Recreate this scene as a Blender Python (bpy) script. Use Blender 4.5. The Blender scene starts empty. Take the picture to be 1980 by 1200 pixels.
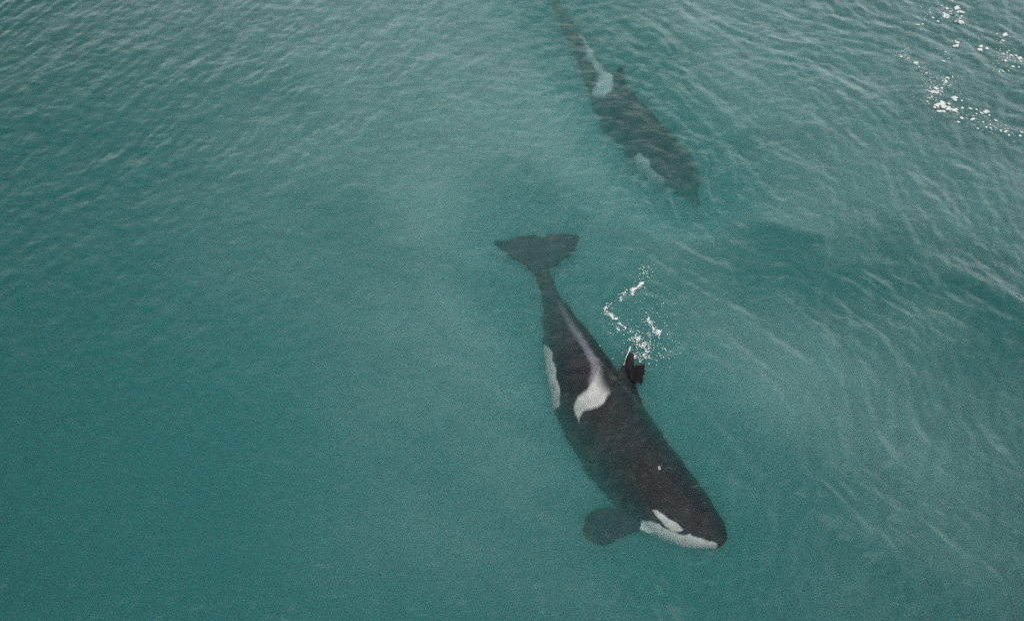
import bpy, bmesh, math, random
import numpy as np
from mathutils import Vector
from mathutils.bvhtree import BVHTree

R = math.radians
sc = bpy.context.scene
col = sc.collection
rng = np.random.default_rng(7)

# ------------------------------------------------------------------ camera
PW, PH = 1980.0, 1200.0
TILT, DIST, LENS = R(33.0), 16.0, 32.0
cam_d = bpy.data.cameras.new('camera')
cam_d.lens = LENS; cam_d.sensor_width = 36.0; cam_d.clip_start = 0.1; cam_d.clip_end = 20000
cam = bpy.data.objects.new('camera', cam_d); col.objects.link(cam)
CAM = Vector((0, -DIST*math.sin(TILT), DIST*math.cos(TILT)))
cam.location = CAM; cam.rotation_euler = (TILT, 0, 0)
sc.camera = cam

# ------------------------------------------------------------------ sky and sun
SUN_EL, SUN_AZ = R(55), R(180)          # azimuth from +Y towards +X
CLOUD_LOC, CLOUD_SCALE, CLOUD_LUM, GLOW = (2.3, 1.1, .4), 3.8, (2.0, 8.0), 12.5
w = bpy.data.worlds.new('World'); sc.world = w; w.use_nodes = True
nt = w.node_tree; N = nt.nodes; L = nt.links
for n in list(N): N.remove(n)
out = N.new('ShaderNodeOutputWorld'); bg = N.new('ShaderNodeBackground')
sky = N.new('ShaderNodeTexSky'); sky.sky_type = 'NISHITA'; sky.sun_disc = False
sky.sun_elevation = SUN_EL; sky.sun_rotation = SUN_AZ
sky.air_density = 1.0; sky.dust_density = 4.0; sky.ozone_density = 1.0
def wmath(op, a, b=None, c=None):
    m = N.new('ShaderNodeMath'); m.operation = op
    for i, v in enumerate((a, b, c)):
        if v is None: continue
        if isinstance(v, (int, float)): m.inputs[i].default_value = v
        else: L.new(v, m.inputs[i])
    return m.outputs[0]
def wrange(v, a, b, c, d):
    m = N.new('ShaderNodeMapRange'); m.interpolation_type = 'SMOOTHSTEP'
    for i, q in enumerate((a, b, c, d)): m.inputs[i+1].default_value = q
    L.new(v, m.inputs[0]); return m.outputs[0]
tc = N.new('ShaderNodeTexCoord')
mapc = N.new('ShaderNodeMapping'); mapc.inputs['Scale'].default_value = (1, 1, 1.3); mapc.inputs['Location'].default_value = CLOUD_LOC
L.new(tc.outputs['Generated'], mapc.inputs[0])
cl = N.new('ShaderNodeTexNoise'); cl.inputs['Scale'].default_value = CLOUD_SCALE; cl.inputs['Detail'].default_value = 4; cl.inputs['Roughness'].default_value = .55
L.new(mapc.outputs[0], cl.inputs['Vector'])
clouds = wrange(cl.outputs['Fac'], .36, .66, *CLOUD_LUM)
sep = N.new('ShaderNodeSeparateXYZ'); L.new(tc.outputs['Generated'], sep.inputs[0])
low = wrange(sep.outputs[2], .92, .42, 0, 1)                 # brighter towards the horizon...
side = wrange(wmath('ADD', wmath('MULTIPLY', sep.outputs[0], .22), wmath('MULTIPLY', sep.outputs[1], 1.0)), .3, .85, 0, 1)   # ...on one side, a glow added to bring out the ripples
dark = wrange(wmath('ADD', wmath('MULTIPLY', sep.outputs[0], 1.0), wmath('MULTIPLY', sep.outputs[1], .75)), -.45, .35, .6, 1)   # sky dimmed on the other side to darken its reflection
lum = wmath('MULTIPLY_ADD', wmath('MULTIPLY', low, side), GLOW, wmath('MULTIPLY', clouds, dark))
comb = N.new('ShaderNodeCombineColor')
L.new(wmath('MULTIPLY', lum, .98), comb.inputs[0]); L.new(wmath('MULTIPLY', lum, .985), comb.inputs[1]); L.new(lum, comb.inputs[2])
mix = N.new('ShaderNodeMix'); mix.data_type = 'RGBA'; mix.inputs[0].default_value = .88
L.new(sky.outputs[0], mix.inputs[6]); L.new(comb.outputs[0], mix.inputs[7])
L.new(mix.outputs[2], bg.inputs[0]); bg.inputs[1].default_value = .1
L.new(bg.outputs[0], out.inputs[0])

sd = bpy.data.lights.new('sun', 'SUN'); sd.energy = 1.2; sd.angle = R(78); sd.color = (1, .97, .92)
so = bpy.data.objects.new('sun', sd); col.objects.link(so)
dirv = Vector((math.sin(SUN_AZ)*math.cos(SUN_EL), math.cos(SUN_AZ)*math.cos(SUN_EL), math.sin(SUN_EL)))
so.rotation_euler = (-dirv).to_track_quat('-Z', 'Y').to_euler()

sc.view_settings.view_transform = 'Standard'; sc.view_settings.look = 'None'
sc.view_settings.exposure = 0.42; sc.view_settings.gamma = 1.0
sc.cycles.max_bounces = 20; sc.cycles.transmission_bounces = 12
sc.cycles.min_light_bounces = 5; sc.cycles.volume_bounces = 12; sc.cycles.transparent_max_bounces = 8
sc.cycles.caustics_refractive = True; sc.cycles.caustics_reflective = False
sc.cycles.sample_clamp_indirect = 2.5; sc.cycles.use_denoising = False; sc.cycles.denoiser = 'OPENIMAGEDENOISE'; sc.cycles.denoising_input_passes = 'RGB_ALBEDO_NORMAL'

# ------------------------------------------------------------------ helpers
IOR = 1.333
def at(px, py, z=0.0):
    """world point seen at a photograph pixel, at height z (looking through the flat water when z < 0)"""
    f = LENS/36.0*PW
    d = Vector(((px-PW/2)/f, -(py-PH/2)/f, -1.0))
    c, s = math.cos(TILT), math.sin(TILT)
    d = Vector((d.x, d.y*c - d.z*s, d.y*s + d.z*c)).normalized()
    zz = max(z, 0.0)
    p = CAM + d*((zz-CAM.z)/d.z)
    if z < 0:
        h = Vector((d.x, d.y, 0))/IOR
        dn = Vector((h.x, h.y, -math.sqrt(1-h.length_squared)))
        p = p + dn*(z/dn.z)
    return p

def lattice(ix, iy, seed):
    n = (ix.astype(np.int64)*374761393 + iy.astype(np.int64)*668265263 + seed*1442695) & 0xffffffff
    n = ((n ^ (n >> 13))*1274126177) & 0xffffffff
    n = n ^ (n >> 16)
    return (n & 0xffff)/65535.0*2*np.pi
def perlin(x, y, seed=0):
    ix = np.floor(x); iy = np.floor(y); fx = x-ix; fy = y-iy
    u = fx*fx*fx*(fx*(fx*6-15)+10); v = fy*fy*fy*(fy*(fy*6-15)+10)
    def g(a, b):
        t = lattice(ix+a, iy+b, seed)
        return np.cos(t)*(fx-a) + np.sin(t)*(fy-b)
    return (g(0,0)*(1-u)+g(1,0)*u)*(1-v) + (g(0,1)*(1-u)+g(1,1)*u)*v
def fbm(x, y, seed, octv=3, rough=.5):
    s = 0; a = 1
    for o in range(octv):
        s = s + a*perlin(x, y, seed+o*17); x = x*2.03+5.1; y = y*2.03-3.7; a *= rough
    return s
def sstep(a, b, x):
    t = np.clip((x-a)/(b-a), 0, 1); return t*t*(3-2*t)

def height(x, y):
    """height of the water surface"""
    def aniso(deg, lx, ly, seed, warp, octv=3):     # crests run along the direction deg, spacing ly
        a = R(deg); c, s = math.cos(a), math.sin(a)
        wx = x + warp*perlin(x/3.1, y/3.1, seed+90); wy = y + warp*perlin(x/3.1+9, y/3.1, seed+91)
        u = wx*c+wy*s; v = -wx*s+wy*c
        return fbm(u/lx, v/ly, seed, octv)
    env = sstep(140, 90, np.sqrt(x*x+y*y))*.7+.3
    left = sstep(1.5, -7.5, x - .35*y)               # wind ripples, upper left
    right = sstep(0.0, 3.5, x - .1*y)
    top = sstep(-5, 7, y)
    h = .050*aniso(38, 6.0, 3.2, 1, 1.0, 2)
    h = h + (.020*left*(.35+.65*top))*aniso(47, 1.5, .46, 11, .9, 3)*(.55+1.1*sstep(-.3, .35, perlin(x/1.9, y/1.4, 79)))
    h = h + (.010*left*(.3+.7*top))*aniso(58, .7, .17, 21, .4, 2)*(.4+1.2*sstep(-.2, .35, perlin(x/1.3, y/1.1, 80)))
    h = h + (.060*right*(1-.3*top))*1.2*(aniso(-58, 2.0, .60, 31, 1.4, 3)-.45*np.abs(aniso(-66, 1.8, .6, 35, 1.6, 3)))*sstep(-.25, .25, perlin(x/2.6, y/2.6, 77)+.1)
    h = h + (.020*right*top)*aniso(-28, 1.2, .22, 41, .4, 2)*sstep(-.1, .3, perlin(x/3.0, y/3.0, 78)+.1)
    h = h + .024*aniso(75, .9, .42, 51, .5, 3) +   .011*fbm(x/.26, y/.22, 55, 2)
    # ring wave spreading where the fin broke the surface
    c = at(1250, 620)
    r = np.sqrt((x-c.x)**2 + (y-c.y)**2)*(1+.12*perlin(x/.8, y/.8, 60))
    h = h + .014*np.sin((r-.75)*2*np.pi/.34)*np.exp(-((r-.75)/.22)**2)*sstep(-.4, .3, perlin(x/.5, y/.5, 61)+.15)
    return h*env
H1 = lambda x, y: float(height(np.array([x]), np.array([y]))[0])

def tag(o, label=None, cat=None, group=None, kind=None):
    if label: o['label'] = label
    if cat: o['category'] = cat
    if group: o['group'] = group
    if kind: o['kind'] = kind
    return o
def mesh_np(name, V, F, smooth=True):
    me = bpy.data.meshes.new(name)
    V = np.asarray(V, dtype=np.float32); F = np.asarray(F, dtype=np.int32)
    me.vertices.add(len(V)); me.vertices.foreach_set('co', V.ravel())
    k = F.shape[1]
    me.loops.add(F.size); me.loops.foreach_set('vertex_index', F.ravel())
    me.polygons.add(len(F)); me.polygons.foreach_set('loop_start', np.arange(0, F.size, k, dtype=np.int32))
    me.polygons.foreach_set('use_smooth', np.full(len(F), smooth))
    me.update(calc_edges=True); me.validate()
    return me

# ------------------------------------------------------------------ water: surface and murky body in one closed mesh
def axis(lo, hi, fine, far):
    core = np.arange(lo, hi+fine*.5, fine)
    def grow():
        o = []; s = fine; p = 0
        while p < far: s *= 1.18; p += s; o.append(p)
        return np.array(o)
    g = grow()
    return np.concatenate([(lo-g)[::-1], core, hi+g])
xs = axis(-13, 13, .036, 1500); ys = axis(-7.5, 11.5, .036, 1500)
X, Y = np.meshgrid(xs, ys)
Z = height(X, Y)
nx, ny = len(xs), len(ys)
V = np.stack([X.ravel(), Y.ravel(), Z.ravel()], 1)
idx = np.arange(nx*ny).reshape(ny, nx)
F = np.stack([idx[:-1,:-1].ravel(), idx[:-1,1:].ravel(), idx[1:,1:].ravel(), idx[1:,:-1].ravel()], 1)
me = mesh_np('water', V, F)
bm = bmesh.new(); bm.from_mesh(me)
DEPTH = 14.0
be = [e for e in bm.edges if e.is_boundary]
r = bmesh.ops.extrude_edge_only(bm, edges=be)
nv = [g for g in r['geom'] if isinstance(g, bmesh.types.BMVert)]
for v in nv: v.co.z = -DEPTH
loop_e = [g for g in r['geom'] if isinstance(g, bmesh.types.BMEdge) and g.is_boundary]
bmesh.ops.edgeloop_fill(bm, edges=loop_e)
bmesh.ops.recalc_face_normals(bm, faces=bm.faces)
bm.to_mesh(me); bm.free()
water = bpy.data.objects.new('water', me); col.objects.link(water); tag(water, kind='structure')

wm = bpy.data.materials.new('sea_water'); wm.use_nodes = True
nt = wm.node_tree; N = nt.nodes; L = nt.links
for n in list(N): N.remove(n)
mo = N.new('ShaderNodeOutputMaterial')
gl = N.new('ShaderNodeBsdfGlass'); gl.inputs['IOR'].default_value = IOR; gl.inputs['Roughness'].default_value = 0.0
geo = N.new('ShaderNodeNewGeometry')
def noise(scale, detail, mapping=None, rough=.5):
    m = N.new('ShaderNodeMapping')
    if mapping: m.inputs['Rotation'].default_value = (0, 0, mapping[0]); m.inputs['Scale'].default_value = mapping[1]
    n = N.new('ShaderNodeTexNoise'); n.inputs['Scale'].default_value = scale; n.inputs['Detail'].default_value = detail
    n.inputs['Roughness'].default_value = rough
    L.new(geo.outputs['Position'], m.inputs['Vector']); L.new(m.outputs[0], n.inputs['Vector']); return n
n1 = noise(3.2, 4, (R(-50), (.5, 1.3, 1)), .55); n2 = noise(14, 3, (R(20), (1, 1, 1)), .6)
b1 = N.new('ShaderNodeBump'); b1.inputs['Strength'].default_value = 1; b1.inputs['Distance'].default_value = .017
b2 = N.new('ShaderNodeBump'); b2.inputs['Strength'].default_value = 1; b2.inputs['Distance'].default_value = .005
L.new(n1.outputs['Fac'], b1.inputs['Height']); L.new(n2.outputs['Fac'], b2.inputs['Height'])
L.new(b1.outputs[0], b2.inputs['Normal']); L.new(b2.outputs[0], gl.inputs['Normal'])
L.new(gl.outputs[0], mo.inputs['Surface'])
vs = N.new('ShaderNodeVolumeCoefficients') if hasattr(bpy.types, 'ShaderNodeVolumeCoefficients') else None
SC = (.030, .113, .109); AB = (.66, .36, .35)          # scattering, absorption per metre
if vs:
    vs.inputs['Scatter Coefficients'].default_value = SC
    vs.inputs['Absorption Coefficients'].default_value = AB
    vs.inputs['Anisotropy'].default_value = -.8
    L.new(vs.outputs[0], mo.inputs['Volume'])
else:
    s1 = N.new('ShaderNodeVolumeScatter'); a1 = N.new('ShaderNodeVolumeAbsorption'); ad = N.new('ShaderNodeAddShader')
    m_ = max(SC); s1.inputs['Color'].default_value = (*[c/m_ for c in SC], 1); s1.inputs['Density'].default_value = m_
    k = max(AB)*1.05; a1.inputs['Color'].default_value = (*[1-c/k for c in AB], 1); a1.inputs['Density'].default_value = k
    L.new(s1.outputs[0], ad.inputs[0]); L.new(a1.outputs[0], ad.inputs[1]); L.new(ad.outputs[0], mo.inputs['Volume'])
me.materials.append(wm)

# invented pale volume under the surface, put in to vary the water's brightness, thicker and thinner by places, below both orcas
gx = np.arange(-16, 30, .22); gy = np.arange(-14, 26, .22)
X, Y = np.meshgrid(gx, gy)
def seg(x, y, a, b, w_):
    d = b-a; t = np.clip(((x-a.x)*d.x+(y-a.y)*d.y)/d.xy.length_squared, 0, 1)
    return sstep(w_+1.6, w_-.2, np.hypot(x-a.x-t*d.x, y-a.y-t*d.y))
top = -.22 - .85*np.maximum(seg(X, Y, at(1060,540,-.8), at(1370,1030,-.6), .75), seg(X, Y, at(1040,480,-.8), at(1080,600,-.8), .6)) - 1.0*seg(X, Y, at(1070,0,-1.3), at(1330,370,-1.1), .5)
gain = sstep(-7, 6, X+.55*Y+1.2*fbm(X/5, Y/5, 5, 2))
band = np.exp(-((Y-(1.1-.34*(X-5.5)) + 1.3*fbm(X/2.2, Y/1.6, 8, 3))/(1.35+.10*np.clip(X-5, 0, 8)))**2)*sstep(1.5, 5, X)  # volume thinned so a darker band shows across the right-hand water
var = .75+.85*fbm(X/2.8+.3*Y, Y/2.2, 6, 4, .65)
thick = 1.3*gain*np.clip(var, .4, 2)*(1-.97*band)
thick *= .22+.78*sstep(-6.5, -.5, Y-.35*X+1.2*fbm(X/3, Y/3, 12, 2)+.3*np.abs(X-3))
thick *= sstep(-16, -12, X)*sstep(30, 24, X)*sstep(-14, -10, Y)*sstep(26, 20, Y)
thick = np.maximum(thick, .004)
n = X.size; idx = np.arange(n).reshape(X.shape)
V = np.concatenate([np.stack([X.ravel(), Y.ravel(), top.ravel()], 1), np.stack([X.ravel(), Y.ravel(), (top-thick).ravel()], 1)])
Fq = np.stack([idx[:-1,:-1].ravel(), idx[:-1,1:].ravel(), idx[1:,1:].ravel(), idx[1:,:-1].ravel()], 1)
rim = np.concatenate([idx[0,:], idx[1:,-1], idx[-1,-2::-1], idx[-2:0:-1,0]]); rn = np.roll(rim, -1)
sides = np.stack([rn, rim, rim+n, rn+n], 1)
sme = mesh_np('added_haze_sheet', V, np.concatenate([Fq, Fq[:, ::-1]+n, sides]))
added_haze = bpy.data.objects.new('added_haze_sheet', sme); col.objects.link(added_haze)
tag(added_haze, 'added pale volume under the sea surface, lightening the water around the two orcas', 'added_haze', kind='stuff')
sm_ = bpy.data.materials.new('added_haze'); sm_.use_nodes = True
N2 = sm_.node_tree.nodes
for q in list(N2): N2.remove(q)
o2 = N2.new('ShaderNodeOutputMaterial'); v2 = N2.new('ShaderNodeVolumeScatter')
v2.inputs['Color'].default_value = (.86, .98, 1, 1); v2.inputs['Density'].default_value = .19; v2.inputs['Anisotropy'].default_value = -.8
sm_.node_tree.links.new(v2.outputs[0], o2.inputs['Volume'])
sme.materials.append(sm_)

# ------------------------------------------------------------------ orcas
def skin_material():
    m = bpy.data.materials.new('orca_skin'); m.use_nodes = True
    nt = m.node_tree; N = nt.nodes; L = nt.links
    b = N['Principled BSDF']
    at_ = N.new('ShaderNodeVertexColor'); at_.layer_name = 'pigment'
    ns = N.new('ShaderNodeTexNoise'); ns.inputs['Scale'].default_value = 6; ns.inputs['Detail'].default_value = 5
    tcx = N.new('ShaderNodeTexCoord'); L.new(tcx.outputs['Object'], ns.inputs['Vector'])
    mr = N.new('ShaderNodeMapRange'); mr.inputs[1].default_value = .3; mr.inputs[2].default_value = .7; mr.inputs[3].default_value = .78; mr.inputs[4].default_value = 1.15
    mx = N.new('ShaderNodeMix'); mx.data_type = 'RGBA'; mx.blend_type = 'MULTIPLY'; mx.inputs[0].default_value = 1
    L.new(ns.outputs['Fac'], mr.inputs[0]); L.new(at_.outputs[0], mx.inputs[6]); L.new(mr.outputs[0], mx.inputs[7])
    L.new(mx.outputs[2], b.inputs['Base Color'])
    b.inputs['Roughness'].default_value = .45; b.inputs['Specular IOR Level'].default_value = .25
    return m
SKIN = skin_material()

def polydist(P, poly):
    """signed distance (positive inside) of points to a closed polygon, in plan"""
    x, y = P[:,0], P[:,1]; inside = np.zeros(len(P), bool); dm = np.full(len(P), 1e9)
    n = len(poly)
    for i in range(n):
        x1, y1 = poly[i]; x2, y2 = poly[(i+1) % n]
        c = ((y1 > y) != (y2 > y)) & (x < (x2-x1)*(y-y1)/((y2-y1) if y2 != y1 else 1e-9)+x1)
        inside ^= c
        dx, dy = x2-x1, y2-y1; t = np.clip(((x-x1)*dx+(y-y1)*dy)/(dx*dx+dy*dy+1e-12), 0, 1)
        dm = np.minimum(dm, np.hypot(x-x1-t*dx, y-y1-t*dy))
    return np.where(inside, dm, -dm)

def catmull(P, n):
    P = np.asarray(P, float); P = np.vstack([2*P[0]-P[1], P, 2*P[-1]-P[-2]])
    outp = []
    for i in range(1, len(P)-2):
        for k in range(n):
            t = k/n; a, b, c, d = P[i-1], P[i], P[i+1], P[i+2]
            outp.append(.5*((2*b)+(-a+c)*t+(2*a-5*b+4*c-d)*t*t+(-a+3*b-3*c+d)*t**3))
    outp.append(P[-2]); return np.array(outp)

def slab(bm, pts, thick):
    """closed plate between an outline and itself, thickness across its own mean plane"""
    P = [Vector(p) for p in pts]
    c = sum(P, Vector())/len(P)
    nrm = Vector()
    for i in range(len(P)): nrm += (P[i]-c).cross(P[(i+1) % len(P)]-c)
    nrm.normalize(); o = nrm*thick*.5
    ct, cb = bm.verts.new(c+o*1.3), bm.verts.new(c-o*1.3)
    t = [bm.verts.new(p+o*.75) for p in P]; b = [bm.verts.new(p-o*.75) for p in P]
    n = len(P)
    for i in range(n):
        j = (i+1) % n
        bm.faces.new((ct, t[i], t[j])); bm.faces.new((cb, b[j], b[i])); bm.faces.new((t[i], b[i], b[j], t[j]))

def loft(bm, stations, keel, nseg=48):
    """stations: left point, right point, height ratio, roll -> one tube closed at both ends"""
    arr = np.array([[*(a+b)/2, (b-a).length/2, hr, kf] for a, b, hr, kf in stations])
    arr = catmull(arr, 6); n = len(arr)
    sd = np.array([[*((b-a).normalized())] for a, b, hr, kf in stations]); sd = catmull(sd, 6)
    rings = []
    for i in range(n):
        cx, cy, cz, a, hr, kf = arr[i]; S = Vector(sd[i]).normalized(); U = Vector((0, 0, 1)); U = (U - S*U.dot(S)).normalized()
        rg = []
        for k in range(nseg):
            t = 2*math.pi*k/nseg; c, s = math.cos(t), math.sin(t)
            d = (t-keel+math.pi) % (2*math.pi)-math.pi
            kb = 1 + kf*math.exp(-(d/.30)**2)
            rg.append(bm.verts.new(Vector((cx, cy, cz)) + S*(c*a*kb) + U*(s*a*hr*kb)))
        rings.append(rg)
    for i in range(n-1):
        for k in range(nseg):
            j = (k+1) % nseg; bm.faces.new((rings[i][k], rings[i][j], rings[i+1][j], rings[i+1][k]))
    bm.faces.new(rings[0][::-1]); bm.faces.new(rings[-1])

def finish_orca(name, bm, voxel, paint):
    bmesh.ops.recalc_face_normals(bm, faces=bm.faces)
    me0 = bpy.data.meshes.new('raw'); bm.to_mesh(me0); bm.free()
    tmp = bpy.data.objects.new('raw', me0); col.objects.link(tmp)
    m = tmp.modifiers.new('r', 'REMESH'); m.mode = 'VOXEL'; m.voxel_size = voxel; m.use_smooth_shade = True
    s = tmp.modifiers.new('s', 'SMOOTH'); s.factor = .5; s.iterations = 6
    dg = bpy.context.evaluated_depsgraph_get()
    me = bpy.data.meshes.new_from_object(tmp.evaluated_get(dg)); me.name = name
    bpy.data.objects.remove(tmp); bpy.data.meshes.remove(me0)
    nvt = len(me.vertices); co = np.empty(nvt*3, np.float32); me.vertices.foreach_get('co', co); co = co.reshape(-1, 3)
    no = np.empty(nvt*3, np.float32); me.vertex_normals.foreach_get('vector', no); no = no.reshape(-1, 3)
    global BVH
    tb = bmesh.new(); tb.from_mesh(me); BVH = BVHTree.FromBMesh(tb); tb.free()
    rgb = paint(co.astype(float), no)
    ca = me.color_attributes.new('pigment', 'FLOAT_COLOR', 'POINT')
    ca.data.foreach_set('color', np.concatenate([rgb, np.ones((nvt, 1))], 1).astype(np.float32).ravel())
    me.polygons.foreach_set('use_smooth', np.ones(len(me.polygons), bool))
    me.materials.clear(); me.materials.append(SKIN)
    o = bpy.data.objects.new(name, me); col.objects.link(o)
    return o
def patch(co, no, pts, z, edge, rag=.02, upmin=-.2, seed=0):
    poly = []
    for px, py in pts:                     # lay the outline on the animal's own upper surface
        zz = z
        for k in range(6):
            q = at(px, py, zz); hit = BVH.ray_cast(Vector((q.x, q.y, 2)), Vector((0, 0, -1)))[0]
            if hit is None: break
            zz = .5*zz+.5*min(hit.z, 0)
        q = at(px, py, zz); poly.append((q.x, q.y))
    d = polydist(co, poly) + rag*fbm(co[:,0]*6, co[:,1]*6, seed, 3)
    return sstep(-edge, edge, d)*(no[:,2] > upmin)

BLACK = np.array([.019, .013, .021]); WHITE = np.array([.90, .87, .84]); GREY = np.array([.42, .40, .46])

# --- near orca
st = [  # left px, right px, centre depth, height ratio, keel
    ((1396,1052),(1401,1048),-.36,.9,0), ((1385,1055),(1403,1040),-.38,.9,0), ((1368,1056),(1401,1025),-.42,.9,0), ((1337,1056),(1393,1004),-.48,.88,0), ((1290,1044),(1379,978),-.60,.86,0),
    ((1245,1018),(1357,946),-.64,.82,.0), ((1204,984),(1331,911),-.70,.84,0), ((1162,940),(1305,875),-.72,.84,.01),
    ((1128,898),(1280,843),-.72,.84,.02), ((1102,858),(1259,811),-.70,.84,.03), ((1083,820),(1240,780),-.68,.84,.04),
    ((1068,780),(1220,752),-.66,.86,.06), ((1059,735),(1198,725),-.64,.88,.09), ((1053,690),(1170,688),-.64,.9,.12),
    ((1051,650),(1142,650),-.66,1.0,.14), ((1051,615),(1113,612),-.66,1.1,.14), ((1048,580),(1084,576),-.68,1.2,.1),
    ((1041,550),(1070,546),-.63,1.1,.05), ((1034,522),(1066,520),-.61,.7,0), ((1022,500),(1070,498),-.61,.3,0), ((1012,482),(1080,480),-.61,.12,0)]
bm = bmesh.new()
LZ = lambda py:   .16*max(0, min(1, (py-900)/70)) + .14*math.exp(-((py-730)/60)**2)
loft(bm, [(at(*a, z+LZ(a[1])), at(*b, z), hr, kf) for a, b, z, hr, kf in st], R(58))
fl = catmull([(1060,540),(1066,520),(1082,506),(1103,489),(1116,474),(1122,457),(1100,453),(1077,452),(1060,454),(1048,461),(1034,455),(1008,457),(985,463),(956,467),(970,482),(990,497),(1012,511),(1034,530),(1040,545)], 3)
slab(bm, [at(p[0], p[1], -.62 + .06*math.sin((p[0]-960)/160*math.pi)) for p in fl], .07)
fp = catmull([(1262,1000),(1225,975),(1196,981),(1163,983),(1138,993),(1126,1012),(1128,1034),(1146,1050),(1172,1052),(1203,1041),(1232,1026),(1262,1030)], 3)
slab(bm, [at(p[0], p[1], -.45-.15*min(1, max(0, (1262-p[0])/130))) for p in fp], .10)
dorsal = [(1172,740,-.22),(1187,731,-.12),(1196,720,-.05),(1204,704,0.0),(1211,690,.06),(1218,680,.13),(1226,684,.13),(1226,705,.07),(1226,725,.02),(1229,745,-.05),(1238,770,-.16),(1246,792,-.32),(1215,800,-.42),(1180,775,-.42)]
slab(bm, [at(*p) for p in dorsal], .07)
lobe = [(1214,712,.03),(1226,707,.07),(1237,704,.10),(1248,704,.11),(1246,712,.10),(1248,720,.10),(1243,727,.09),(1245,736,.08),(1239,744,.07),(1235,738,.06),(1230,742,.05),(1218,735,.02)]
slab(bm, [at(*p) for p in lobe], .05)
def paint_near(co, no):
    c = np.tile(BLACK, (len(co), 1))
    def lay(a, colr):
        nonlocal c; c = c*(1-a[:,None]) + np.asarray(colr)*a[:,None]
    body = patch(co, no, [(1174,740),(1181,757),(1166,780),(1142,790),(1124,794),(1119,814),(1110,788),(1115,771),(1136,750),(1150,731),(1156,705),(1166,715)], -.2, .035, .04, 0, 1)
    streak = patch(co, no, [(1190,733),(1178,742),(1165,765),(1135,775),(1140,745),(1145,712),(1131,680),(1105,640),(1086,602),(1078,578),(1084,582),(1098,610),(1124,648),(1150,686)], -.22, .05, .03, 0, 2)
    head = at(1160, 760, -.2); tail = at(1080, 580, -.3)
    ax = (head-tail); t = np.clip(((co[:,0]-tail.x)*ax.x+(co[:,1]-tail.y)*ax.y)/ax.xy.length_squared, 0, 1)
    lay(streak*(.22+.6*t**1.2), GREY*1.25)
    lay(body*.95, WHITE)
    lay(patch(co, no, [(1261,985),(1270,986),(1290,999),(1307,1010),(1321,1024),(1315,1028),(1302,1027),(1287,1017),(1272,1002)], -.35, .012, .015, 0, 3), WHITE)
    lay(patch(co, no, [(1240,1004),(1250,1004),(1268,1012),(1287,1022),(1307,1031),(1334,1033),(1354,1040),(1372,1045),(1386,1051),(1380,1075),(1322,1080),(1270,1060),(1244,1040),(1238,1020)], -.55, .012, .03, -.95, 4), WHITE)
    lay(patch(co, no, [(1053,666),(1063,672),(1070,697),(1076,733),(1082,753),(1081,787),(1060,792),(1035,760),(1035,700),(1042,670)], -.62, .015, .022, -.95, 5), WHITE)
    q = at(1275, 904, -.08); lay(sstep(.026, .012, np.hypot(co[:,0]-q.x, (co[:,1]-q.y)*.6))*(no[:,2] > .3), WHITE)
    q = at(1222, 715, .03); f_ = sstep(-.14, -.04, co[:,2])*sstep(.7, .45, np.hypot(co[:,0]-q.x, co[:,1]-q.y)); c = c*(1-f_[:,None])+np.array([.011, .011, .014])*f_[:,None]
    q = at(1238, 724, .08); f_ = sstep(-.10, .0, co[:,2])*sstep(at(1221, 724, .08).x, at(1226, 724, .08).x, co[:,0])*sstep(.30, .20, np.hypot(co[:,0]-q.x, co[:,1]-q.y)); c = c*(1-.85*f_[:,None])      # the thin fold of the fin is painted darker still
    c = np.where((no[:,2] < -.5)[:,None], c*.3+WHITE*.7, c)
    return c
near = finish_orca('orca', bm, .018, paint_near)
tag(near, 'nearer orca with crisp white eye patch and dorsal fin breaking the water surface', 'orca', 'orcas swimming in line')

# --- far orca, deeper
st = [((1348,400),(1360,397),-1.50,.8,0), ((1318,378),(1352,378),-1.31,.8,0), ((1292,362),(1349,358),-1.26,.85,0), ((1262,342),(1342,330),-1.24,.85,0), ((1228,312),(1325,297),-1.21,.85,0),
      ((1192,277),(1300,262),-1.16,.85,.02), ((1165,245),(1270,230),-1.14,.85,.03), ((1150,212),(1240,198),-1.12,.85,.05),
      ((1138,180),(1206,170),-1.12,.9,.08), ((1127,148),(1180,144),-1.14,.95,.1), ((1113,112),(1156,110),-1.18,1.0,.12),
      ((1096,75),(1130,72),-1.24,1.1,.12), ((1080,40),(1104,37),-1.31,1.1,.08), ((1065,5),(1083,2),-1.38,1.0,.05), ((1050,-28),(1068,-30),-1.46,.7,0), ((1040,-48),(1066,-50),-1.48,.3,0)]
bm = bmesh.new()
loft(bm, [(at(*a, z+.25*math.exp(-((a[1]-335)/35)**2)), at(*b, z), hr, kf) for a, b, z, hr, kf in st], R(60))
fl = catmull([(1064,-28),(1076,-40),(1100,-58),(1112,-78),(1085,-80),(1058,-72),(1030,-82),(985,-74),(1008,-52),(1034,-36),(1048,-26)], 3)
slab(bm, [at(p[0], p[1], -1.44) for p in fl], .06)
slab(bm, [at(*p) for p in [(1180,165,-.90),(1186,155,-.78),(1192,140,-.62),(1198,126,-.48),(1203,134,-.50),(1208,155,-.62),(1218,180,-.80),(1234,208,-1.0),(1200,205,-1.15)]], .08)
slab(bm, [at(*p) for p in [(1250,320,-1.4),(1225,318,-1.7),(1205,330,-2.0),(1200,350,-2.1),(1222,358,-2.0),(1250,345,-1.7),(1265,345,-1.4)]], .10)
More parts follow.
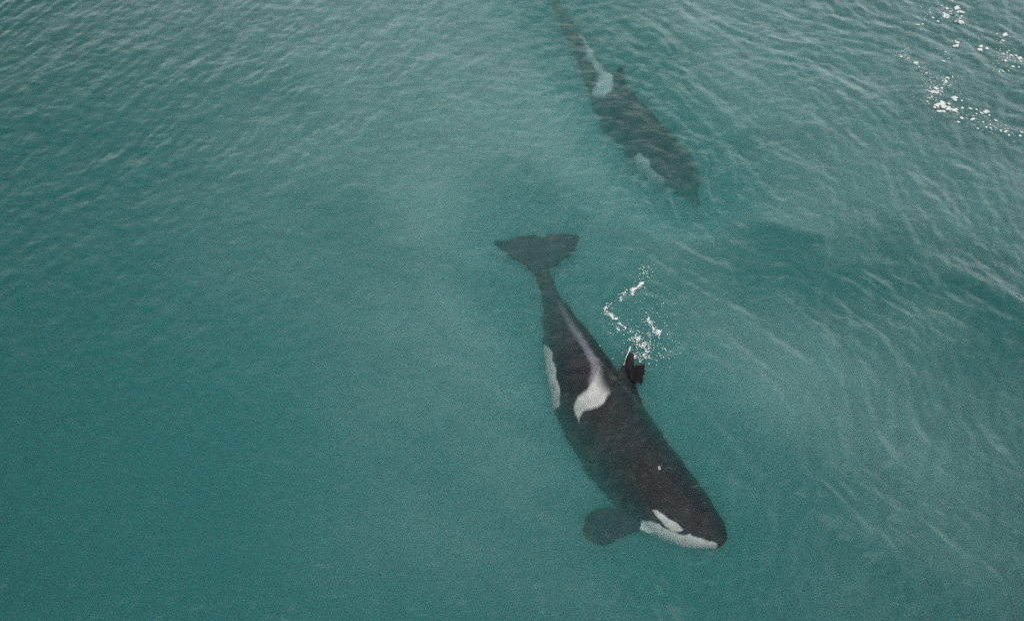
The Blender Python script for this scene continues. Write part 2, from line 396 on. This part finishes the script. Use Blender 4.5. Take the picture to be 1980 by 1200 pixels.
def paint_far(co, no):
    c = np.tile(BLACK, (len(co), 1))
    def lay(a, colr):
        nonlocal c; c = c*(1-a[:,None]) + np.asarray(colr)*a[:,None]
    lay(patch(co, no, [(1160,150),(1172,140),(1186,148),(1184,172),(1166,190),(1148,184),(1154,166)], -1.0, .05, .04, 0, 1)*.98, WHITE)
    lay(patch(co, no, [(1120,66),(1134,78),(1150,105),(1168,130),(1186,148),(1184,172),(1166,190),(1148,184),(1154,166),(1163,150),(1148,130),(1136,108)], -1.0, .06, .05, 0, 1)*.75, WHITE)
    lay(patch(co, no, [(1238,294),(1248,304),(1257,323),(1271,341),(1290,362),(1303,378),(1285,392),(1252,366),(1232,335),(1228,305)], -1.2, .02, .04, -.95, 4), WHITE)
    lay(patch(co, no, [(1112,122),(1118,140),(1121,160),(1105,160),(1100,125)], -1.4, .02, .05, -.95, 5), WHITE)
    c = np.where((no[:,2] < -.6)[:,None], c*.3+WHITE*.7, c)
    return c
far = finish_orca('orca', bm, .02, paint_far)
tag(far, 'deeper orca blurred by green water, following behind the nearer one', 'orca', 'orcas swimming in line')

# ------------------------------------------------------------------ foam
def foam_material():
    m = bpy.data.materials.new('foam'); m.use_nodes = True
    b = m.node_tree.nodes['Principled BSDF']; b.inputs['Base Color'].default_value = (.74, .77, .75, 1); b.inputs['Roughness'].default_value = .7
    b.inputs['Subsurface Weight'].default_value = 0
    return m
FOAM = foam_material()
ico = bmesh.new(); bmesh.ops.create_icosphere(ico, subdivisions=2, radius=1)
IV = np.array([v.co[:] for v in ico.verts]); IF = np.array([[v.index for v in f.verts] for f in ico.faces]); ico.free()
class Blobs:
    def __init__(s): s.V = []; s.F = []; s.n = 0
    def add(s, px, py, rad, stretch=1.0, ang=0.0):
        p = at(px, py)
        q = IV*(1+.28*np.stack([np.sin(IV[:,1]*5+px), np.sin(IV[:,2]*4+py), np.sin(IV[:,0]*5+px*py)], 1))
        q = q*np.array([rad*stretch, rad/stretch**.5, rad*.45])
        c, sn = math.cos(ang), math.sin(ang)
        q = np.stack([q[:,0]*c-q[:,1]*sn, q[:,0]*sn+q[:,1]*c, q[:,2]], 1) + np.array([p.x, p.y, H1(p.x, p.y)+rad*.12+.010])
        s.V.append(q); s.F.append(IF+s.n); s.n += len(IV)
    def path(s, pts, n, spread, rad, fine=1.0):
        P = catmull([(*p, 0) for p in pts], 12); n = int(n*1.15)
        for k in range(n):
            i = rng.integers(len(P)); a = P[i]; d = P[min(i+1, len(P)-1)]-P[max(i-1, 0)]
            rr = rad*.68*(.3+rng.random()**2.2*1.2)
            s.add(a[0]+rng.normal(0, spread*.75), a[1]+rng.normal(0, spread*.75), rr, 1.3+rng.random()*1.8, math.atan2(-d[1], d[0])+rng.normal(0, .5))
        for k in range(int(n*fine)):
            a = P[rng.integers(len(P))]
            s.add(a[0]+rng.normal(0, spread*2.6), a[1]+rng.normal(0, spread*2.2), .004+.005*rng.random(), 1+rng.random(), rng.random()*3.14)
    def build(s, name):
        me = mesh_np(name, np.concatenate(s.V), np.concatenate(s.F)); me.materials.append(FOAM)
        o = bpy.data.objects.new(name, me); col.objects.link(o); return o
fb = Blobs()
fb.path([(1244,545),(1236,552),(1222,562)], 26, 1.6, .026)
fb.path([(1246,530),(1256,518),(1240,536)], 10, 4, .010, 3)
fb.path([(1221,564),(1224,570)], 6, 1.2, .016)
fb.path([(1213,560),(1202,572),(1200,580)], 14, 1.6, .020)
fb.path([(1180,585),(1172,596),(1170,604)], 14, 2.2, .018)
fb.path([(1172,600),(1180,609),(1186,615),(1193,617)], 26, 1.5, .022)
fb.path([(1190,628),(1200,626),(1206,634),(1196,638)], 22, 3.5, .016)
fb.path([(1222,640),(1226,652),(1238,660),(1248,672),(1250,682),(1244,694)], 62, 5.0, .016)
fb.path([(1232,655),(1244,664),(1252,668)], 22, 5.5, .014)
fb.path([(1252,616),(1256,624),(1262,632),(1270,642),(1275,644),(1275,648)], 36, 2.5, .021)
fb.path([(1268,644),(1258,650),(1250,645)], 8, 2.5, .013)
fb.path([(1274,680),(1265,672),(1285,676),(1272,690)], 14, 7, .012)
fb.path([(1220,688),(1226,690),(1236,696),(1243,694)], 20, 3, .013)
for k in range(34):  # white blobs standing in for the glint along the fin's edge
    t = k/33; fb.add(1217-11*t+rng.normal(0, .4), 679+27*t, .013*(1-.4*t), 1.8, R(64)); fb.V[-1][:,2] += .11*(1-t)
fb.path([(1205,585),(1230,575),(1270,590),(1300,640),(1280,670),(1235,660),(1215,645)], 24, 12, .007, 2)
fo = fb.build('foam')
tag(fo, 'white foam trail and bubbles curling behind the dorsal fin of the nearer orca, with white blobs as a glint on the fin edge', 'foam', kind='stuff')

fb = Blobs()
for px, py, r_ in [(1829,18,5),(1850,17,6),(1857,22,6),(1829,29,7),(1828,33,6),(1815,41,5),(1853,37,8),(1858,42,8),(1863,46,5),(1775,47,5),(1782,46,4),(1796,25,3),(1800,35,4),(1839,3,4),(1821,14,3),(1850,85,8),(1847,79,4),(1899,93,6),(1912,96,5),(1745,113,5),(1754,115,4),(1772,123,5),(1774,132,4),(1789,144,4),(1745,100,3),(1829,102,3),(1823,121,4),(1834,114,3),(1938,84,4),(1941,68,6),(1945,67,5),(1952,74,3),(1928,67,3),(1938,83,5),(1950,98,3),(1959,110,5),(1963,105,4),(1972,112,6),(1974,121,4),(1955,130,5),(1970,130,4),(1941,122,4),(1953,113,3),(1942,105,3),
                   (1807,178,9),(1803,176,5),(1812,180,5),(1841,192,6),(1856,197,3),(1812,207,6),(1820,206,6),(1826,203,8),(1822,215,7),(1834,211,7),(1843,214,6),(1848,213,4),(1863,209,5),(1875,211,5),(1888,214,3),(1903,217,7),(1909,215,5),(1913,221,4),(1887,223,4),(1882,226,3),(1859,229,5),(1855,237,4),(1878,234,5),(1899,238,4),(1913,239,3),(1923,236,4),(1887,248,4),(1907,249,3),(1914,249,3),(1934,251,4),(1940,253,5),(1948,264,4),(1971,264,4),(1976,257,4),(1823,172,4),(1829,160,4),(1831,151,4),(1819,175,3),(1794,197,3),(1950,138,2),(1941,138,3),(1930,140,3)]:
    for k in range(1 + int(r_ > 5)*3):
        fb.add(px+rng.normal(0, r_*.45), py+rng.normal(0, r_*.36), min(max(r_, 3.0), 5.5)*.0056*(.7+.6*rng.random()), 1+rng.random()*.9, rng.normal(0, .6))
fb.path([(1775,46),(1800,25),(1830,20),(1855,30)], 44, 7, .013, 3)
fb.path([(1745,95),(1748,112),(1774,128),(1790,145),(1805,175)], 30, 3, .009, 3)
fb.path([(1835,150),(1822,172),(1800,178),(1818,208),(1850,215),(1910,240),(1975,262)], 120, 6, .015, 2)
fb.path([(1930,140),(1945,120),(1940,100),(1930,68)], 34, 5, .013, 3)
fb.path([(1865,50),(1890,68),(1835,88),(1824,120)], 14, 4, .007, 3)
fo = fb.build('foam')
tag(fo, 'scattered white foam flecks in a broken ring in the far right corner of the sea', 'foam', kind='stuff')
